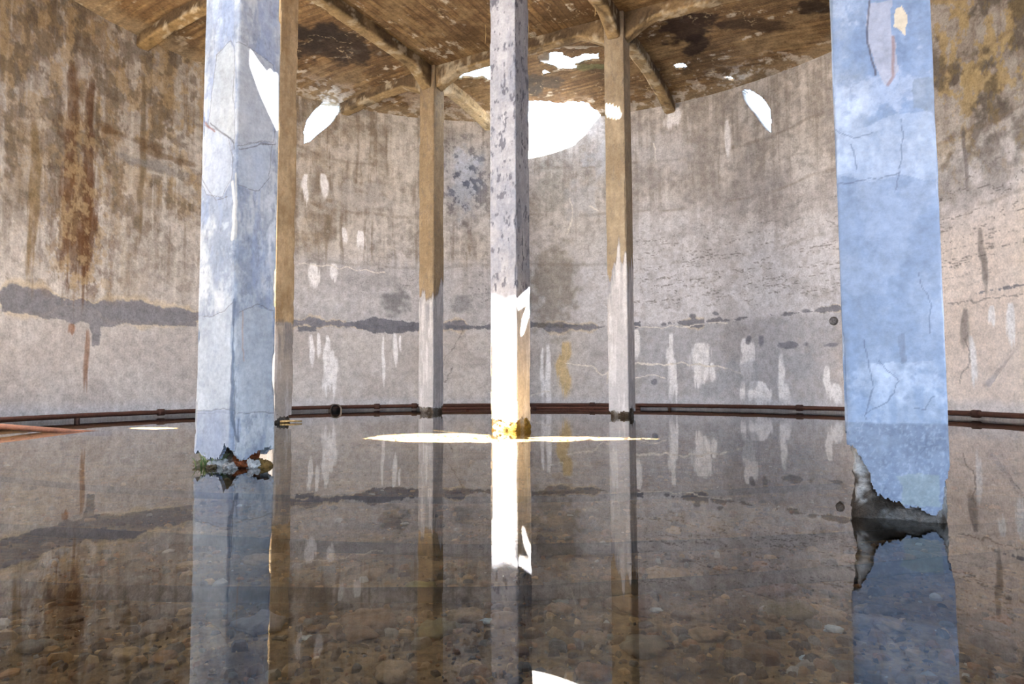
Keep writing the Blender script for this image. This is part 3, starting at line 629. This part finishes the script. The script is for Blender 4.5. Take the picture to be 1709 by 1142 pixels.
def paint_two(o, tone, ragz, amp, lower, dark, specks=.4, line=True):
    def f(p, SS):
        base_mottle(p, dark, tuple(min(255, int(c * 1.18)) for c in tone), o, .45)
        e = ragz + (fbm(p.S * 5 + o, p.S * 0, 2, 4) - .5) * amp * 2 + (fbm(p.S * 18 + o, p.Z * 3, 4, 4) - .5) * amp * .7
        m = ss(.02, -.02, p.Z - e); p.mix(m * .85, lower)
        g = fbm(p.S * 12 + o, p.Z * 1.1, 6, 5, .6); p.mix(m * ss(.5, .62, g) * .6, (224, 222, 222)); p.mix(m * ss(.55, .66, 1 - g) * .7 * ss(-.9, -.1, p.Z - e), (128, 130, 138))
        p.mix(ss(.07, .03, np.abs(p.Z - e)) * .5 * (g > .45), (112, 108, 106))
        k = fbm(p.S * 22 + o, p.Z * 9, 3, 5, .6); p.mix(ss(.6, .66, k) * specks * (1 - .85 * m), (92, 92, 100))
    return f
def zc(key, y):  return CAMZ + (643 - y) / FPX * COLS[key][1]
column('A', 'cracked pale column near the left, exposed core and moss at its foot', dict(fine=3.4, top=(179, 180, 180), chip=1.0, rag=.035, core_amp=.12, core_in=.12, rust=(126, 62, 24), belly=.010, foot=(74, 54, 32)), 0.0052,
       bot('A', 'v', [(323,746),(328,756),(333,752),(338,762),(345,764),(352,765),(358,769),(366,764),(372,752),(376,740),(381,747),(386,752),(389,756)]) + bot('A', 'u', [(394,760),(402,765),(410,764),(418,758),(428,752),(440,747),(450,742),(458,750)]) + [(2.3, .06), (3, .05), (3.6, .08), (4.0, .09)], paint_A)
column('F', 'thick-looking bluish column at the right with plaster broken away at its foot', dict(fine=2.35, top=(121, 131, 144), chip=.5, rag=.025, core_amp=.10, core_in=.05, core=(80, 70, 60), foot=(44, 34, 24)), 0.0042,
       bot('F', 'v', [(1410,744),(1427,744),(1431,756),(1440,770),(1452,790),(1449,800),(1462,820),(1480,832),(1498,837),(1515,848),(1530,846),(1545,853),(1560,856),(1572,848),(1575,830),(1578,800),(1588,793)]) + [(1.1, .25), (1.5, .2), (2, .2), (2.9, .3), (3.1, .36), (4.0, .35)], paint_F)
flat = lambda *h: [(i * 4 / (len(h) - 1), q) for i, q in enumerate(h)]
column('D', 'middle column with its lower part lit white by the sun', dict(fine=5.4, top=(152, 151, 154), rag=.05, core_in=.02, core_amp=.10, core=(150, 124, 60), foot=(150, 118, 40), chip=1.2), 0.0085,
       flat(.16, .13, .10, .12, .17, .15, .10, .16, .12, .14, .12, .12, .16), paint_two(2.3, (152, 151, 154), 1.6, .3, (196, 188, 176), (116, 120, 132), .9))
column('B', 'ochre column half hidden behind the cracked left column', dict(fine=6.6, top=(186, 166, 134), rag=.05, core_in=.05), 0.011, flat(.1, .09, .06, .10, .12, .08, .07, .1, .1), paint_two(6.1, (186, 166, 134), zc('B', 535), .06, (186, 180, 174), (150, 122, 86), .12))
column('C', 'far slender column left of the sunlit one, brown above and grey below', dict(fine=7, top=(150, 132, 106), rag=.06, core_in=.04, core_amp=.1), 0.012, flat(.12, .1, .13, .1, .14, .1, .12, .1, .12), paint_two(8.4, (150, 132, 106), zc('C', 480), .5, (184, 184, 188), (136, 116, 90), .25))
column('E', 'far slender column right of the sunlit one, white runs on grey lower half', dict(fine=7, top=(158, 144, 122), rag=.06, core_in=.04, core_amp=.1), 0.012, flat(.1, .08, .1, .18, .1, .14, .1, .08, .1), paint_two(3.7, (158, 144, 122), zc('E', 440), .8, (190, 190, 194), (142, 124, 100), .2))

# ------------------------------------------------------------------ roof beams
M_BEAM = mat('weathered_beam_concrete', 24, .45, .5, dist=.01)
def beam(p0, p1, h0, h1, label, dark=(98, 82, 62), light=(172, 148, 108), wd=.24, dp=.22):
    """beam from p0 to p1 under the slab, haunched down at the ends that stand on a column"""
    p0 = np.asarray(p0); p1 = np.asarray(p1); d = (p1 - p0) / np.hypot(*(p1 - p0)); p0 = p0 + d * (CW / 2 - .012) * h0 * 1.0; p1 = p1 - d * (CW / 2 - .012) * h1 * 1.0; Lg = np.hypot(*(p1 - p0)); nrm = np.array([d[1], -d[0]])
    n = int(Lg / .04) + 2; t = np.linspace(0, Lg, n); dep = np.full(n, dp)
    if h0: dep = dep + .27 * np.clip(1 - t / .55, 0, 1)**1.1
    if h1: dep = dep + .27 * np.clip(1 - (Lg - t) / .55, 0, 1)**1.1
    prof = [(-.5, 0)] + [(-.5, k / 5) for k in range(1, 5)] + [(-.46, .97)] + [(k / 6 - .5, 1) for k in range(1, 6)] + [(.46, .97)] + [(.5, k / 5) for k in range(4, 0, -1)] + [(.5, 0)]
    A = np.array(prof); m = len(A); TT = np.repeat(t[:, None], m, 1); a = np.tile(A[:, 0], (n, 1)) * wd; q = np.tile(A[:, 1], (n, 1)) * dep[:, None]
    run = np.tile(np.cumsum(np.r_[0, np.hypot(np.diff(A[:, 0]) * wd, np.diff(A[:, 1]) * dp)]), (n, 1)); o = p0[0] * 3.3
    ch = (fbm(TT * 4 + o, run * 5, 2, 5) - .5) * .03 - ss(.56, .7, fbm(TT * 3 + o, run * 3, 5, 4)) * .03 * (np.abs(np.abs(A[:, 0]) - .46) < .03)
    a = a * (1 + ch / wd * 2); q = q + np.where(A[:, 1] > .9, ch, 0)
    X = p0[0] + TT * d[0] + a * nrm[0]; Y = p0[1] + TT * d[1] + a * nrm[1]; Z = HC + .01 + rise(X, Y) - q
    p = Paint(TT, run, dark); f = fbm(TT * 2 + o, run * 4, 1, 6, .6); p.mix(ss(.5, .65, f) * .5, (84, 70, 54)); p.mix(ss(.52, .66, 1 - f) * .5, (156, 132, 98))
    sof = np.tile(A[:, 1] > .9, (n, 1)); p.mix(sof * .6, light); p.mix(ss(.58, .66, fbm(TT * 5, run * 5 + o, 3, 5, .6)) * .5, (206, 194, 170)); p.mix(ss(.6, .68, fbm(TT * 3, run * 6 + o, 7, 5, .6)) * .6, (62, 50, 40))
    idx = np.arange(n * m).reshape(n, m); Fq = np.stack([idx[:-1, :-1], idx[1:, :-1], idx[1:, 1:], idx[:-1, 1:]], -1).reshape(-1, 4)
    V = np.stack([X, Y, Z], -1).reshape(-1, 3); c = (p0 + p1) / 2
    fl = Fq.tolist() + [idx[0].tolist(), idx[-1].tolist()[::-1]]
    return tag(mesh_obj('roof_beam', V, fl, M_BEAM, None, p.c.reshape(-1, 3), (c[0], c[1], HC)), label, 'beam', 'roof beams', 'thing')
def to_wall(p, d):
    q = p - np.array([CX, CY]); b = q @ d; return p + d * (-b + math.sqrt(b * b - q @ q + R * R)) 
K = COLS
beam(K['C'], K['E'], 1, 1, 'roof beam spanning between the two far columns behind the sunlit one')
beam(to_wall(K['C'], -U2), K['C'], 0, 1, 'roof beam from the far left column to the wall beside the left opening')
beam(K['C'], to_wall(K['C'], V2), 1, 0, 'roof beam coloured as brightly lit, from the far left column back to the wall', (196, 180, 148), (206, 188, 152))  # paler colours carry the bounced light that falls on this beam
beam(K['E'], to_wall(K['E'], V2), 1, 0, 'roof beam with limy drips from the far right column back to the wall')
beam(K['E'], K['E'] + U2 * GS, 1, 0, 'roof beam from the far right column running right behind the bluish column')
beam(K['B'], K['C'], 1, 1, 'crusted roof beam from the far left column forward to the ochre column')
beam(K['D'], K['E'], 1, 1, 'roof beam from the far right column forward to the middle column')
beam(to_wall(K['B'], -U2), K['B'], 0, 1, 'roof beam at upper left from the wall to the ochre column', (92, 76, 56), (160, 134, 92))

# ------------------------------------------------------------------ pipes
M_RUST = mat('rusty_iron', 50, .5, .6, .75, spec=.3)
def wall_pt(x, off, z):
    s, _ = on_wall(x, 683); a = s / R; return (CX + (R - off) * math.cos(a), CY + (R - off) * math.sin(a), z)
def arc(a0, a1, off, z, n): return [(CX + (R - off) * math.cos(a), CY + (R - off) * math.sin(a), z) for a in np.linspace(a0, a1, n)]
a0, a1 = RAD(-3), RAD(183)
r0 = thing('rusty_pipe', wall_pt(854, .12, .075), 'long rusty pipe running round the foot of the wall just above water', 'pipe')
m = MB(); m.tube([np.array(q) - r0.location for q in arc(a0, a1, .12, .085, 160)], .04, (74, 46, 36), 12, True, .12); m.build('pipe_run', M_RUST, r0)
for x_ in (262, 627, 690, 990, 1340, 1640):
    m = MB(); s_ = on_wall(x_, 690)[0] / R; m.tube([np.array(q) - r0.location for q in arc(s_ - .008, s_ + .008, .12, .085, 4)], .06, (64, 40, 32), 12); m.build('coupling', M_RUST, r0)
for x_ in (120, 420, 780, 1120, 1500):
    m = MB(); q = np.array(wall_pt(x_, .12, 0)) - np.array(r0.location); m.box(q[0] - .03, q[0] + .03, q[1] - .03, q[1] + .03, ZF - q[2] - r0.location[2] + q[2], -.02, (70, 50, 42)); m.build('support', M_RUST, r0)
r1 = thing('rusty_pipe', wall_pt(960, .34, .0), 'second thinner rusty pipe lying in front of the wall pipe behind the sunlit column', 'pipe')
m = MB(); m.tube([np.array(q) - r1.location for q in arc(on_wall(1075, 690)[0] / R, on_wall(700, 690)[0] / R, .34, .025, 50)], .03, (88, 56, 46), 10, True, .12); m.build('pipe_run', M_RUST, r1)
for x_ in (893, 1030):
    m = MB(); s_ = on_wall(x_, 690)[0] / R; m.tube([np.array(q) - r1.location for q in arc(s_ - .006, s_ + .006, .34, .025, 4)], .045, (66, 42, 34), 10); m.build('coupling', M_RUST, r1)
e0 = at_z(140, 722.5, -.02); e1 = at_z(0, 723.5, 0); e1[2] = .085; dv = (e1 - e0); e2 = e1 + dv * .55; e3 = e0 - dv * .35; e3[2] = -.045
m = MB(); m.tube([Vector(q) - Vector(e0) for q in (e2, e1, (e1 + e0) / 2, e0, e3)], .034, (98, 62, 46), 12, True, .1)
tag(m.build('fallen_pipe', M_RUST, None, None), 'loose reddish pipe at the left edge dipping into the water', 'pipe').location = e0
M_SUNK = mat('silted_pipe', 30, .5, .5, .9)
def sunk(pts, r, label, col=(15, 12, 8)):
    P = [at_z(x_, y_, ZF + .02) for x_, y_ in pts]; t = np.linspace(0, len(P) - 1, 40); Q = np.array(P)
    S_ = np.column_stack([np.interp(t, range(len(P)), Q[:, k]) for k in range(3)])
    for _ in range(6): S_[1:-1] = (S_[:-2] + S_[1:-1] * 2 + S_[2:]) / 4
    S_[:, 2] = -.014 - r
    c = S_[20].copy(); m = MB(); m.tube(S_ - c, r, col, 10, True, .15); o = m.build('sunken_pipe', M_SUNK, None, None); o.location = c
    return tag(o, label, 'pipe', 'pipes lying on the tank floor')
sunk([(-140,984),(0,992),(320,1003),(700,1003),(860,1001),(1000,993),(1300,974),(1450,962),(1600,945),(1800,925)], .021, 'nearest dark pipe under the water, crossing the whole width')
sunk([(-140,878),(0,890),(160,898),(320,908),(500,919),(720,927),(860,927),(1000,923),(1200,916),(1350,908),(1500,898),(1800,880)], .02, 'second dark sunken pipe, crossing beyond the nearest one')
sunk([(-100,795),(0,805),(160,822),(320,833),(500,839),(720,842),(860,841),(1000,838),(1200,829),(1400,817)], .017, 'third sunken pipe, farther out in the mirror of the walls')

# ------------------------------------------------------------------ wall fittings, foot debris
def wall_thing(x_, y_): s, z = on_wall(x_, y_); a = s / R; return np.array([CX + R * math.cos(a), CY + R * math.sin(a), z]), np.array([-math.cos(a), -math.sin(a), 0])
q, nn = wall_thing(557, 681); q[2] = .03
dr = thing('drain_outlet', tuple(q), 'round drain pipe mouth low in the wall, half under water', 'drain')
m = MB(); m.tube([nn * -.1, nn * .02, nn * .2], .125, (96, 86, 80), 20, False); m.tube([nn * .2, nn * .16], [.125, .1], (120, 108, 100), 20, False); m.build('pipe_collar', M_RUST, dr)
m = MB(); m.tube([nn * .16, nn * .15], [.1, .098], (26, 20, 18), 20, True); m.build('dark_mouth', M_RUST, dr)['label'] = 'dark inside of the drain'
q, nn = wall_thing(1392, 536); pl = thing('pipe_plug', tuple(q), 'small round plug in the right wall beside the bluish column', 'plug')
m = MB(); m.tube([nn * -.02, nn * .05], [.065, .058], (150, 148, 150), 16); m.build('cap', M_CORE, pl)
m = MB(); m.tube([nn * -.02, nn * .03], [.085, .08], (120, 116, 114), 16); m.build('ring', M_CORE, pl)

M_LEAF = mat('grass', 20, .2, .1, .7)
g0 = at_z(351, 779, 0); g0[2] = 0
m = MB(); random.seed(3)
for i in range(46):
    a_ = random.random() * 6.28; l_ = random.uniform(.04, .10); b_ = Vector((random.gauss(0, .03), random.gauss(0, .012), 0)); t_ = Vector((math.cos(a_) * l_ * .7, math.sin(a_) * l_ * .4, l_))
    m.tube([b_ - Vector((0, 0, .05)), b_ + t_ * .5 + Vector((0, 0, l_ * .15)), b_ + t_], [.003, .0025, .0006], random.choice([(96, 122, 66), (120, 140, 84), (80, 104, 56), (140, 140, 90)]), 4)
tag(m.build('grass_tuft', M_LEAF, None, None), 'small green grass tuft at the foot of the cracked left column', 'grass').location = g0
M_CH = M_CORE
for x_, y_, sx, sy, sz, c, lab in ((368,777,.07,.06,.055,(196,194,190),'pale concrete lump at the foot of the cracked left column'), (405,779,.09,.06,.035,(112,58,26),'rust-brown crust at the foot of the cracked left column, right of the pale lump'),
                              (436,778,.06,.05,.04,(128,98,52),'ochre lump at the right foot of the cracked left column'), (337,776,.05,.05,.03,(128,116,92),'small tan lump at the left foot of the cracked column'),
    (384,781,.04,.04,.03,(150,148,144),'small grey lump between the pale lump and the rust-brown crust'), (422,780,.04,.035,.05,(190,188,184),'whitish lump standing behind the ochre lump at the cracked column'), (353,781,.03,.03,.018,(92,78,56),'small dark brown lump beside the grass tuft')):
    q = at_z(x_, y_ + 1, 0); m = MB(); m.lump((0, 0, 0), sx, sy, sz, c, 0, 1.1, 4, 2.6); o = m.build('concrete_lump', M_CH, None, None); o.location = (q[0], q[1], .005); tag(o, lab, 'rubble')
q = at_z(478, 706, 0); m = MB(); m.tube([(-.08, -.05, .02), (.05, 0, .025), (.22, .05, .02)], [.018, .016, .012], (176, 150, 104), 8, True, .3)
o = m.build('wood_scrap', M_CH, None, None); o.location = q; tag(o, 'pale wood scrap floating at the foot of the ochre column', 'wood')
for x_, y_, ln, lab in ((810,42,.35,'thin pale root hanging from the roof left of the middle column'), (881,25,.5,'thin pale root hanging from the roof right of the middle column'), (993,-6,.35,'thin root hanging near the top between middle and far right columns')):
    q = on_ceil(x_, y_); m = MB(); m.tube([(0, 0, .02), (.01, 0, -ln * .5), (-.005, .005, -ln)], [.010, .008, .004], (190, 164, 120), 6)
    o = m.build('hanging_root', M_LEAF, None, None); o.location = q; tag(o, lab, 'root')
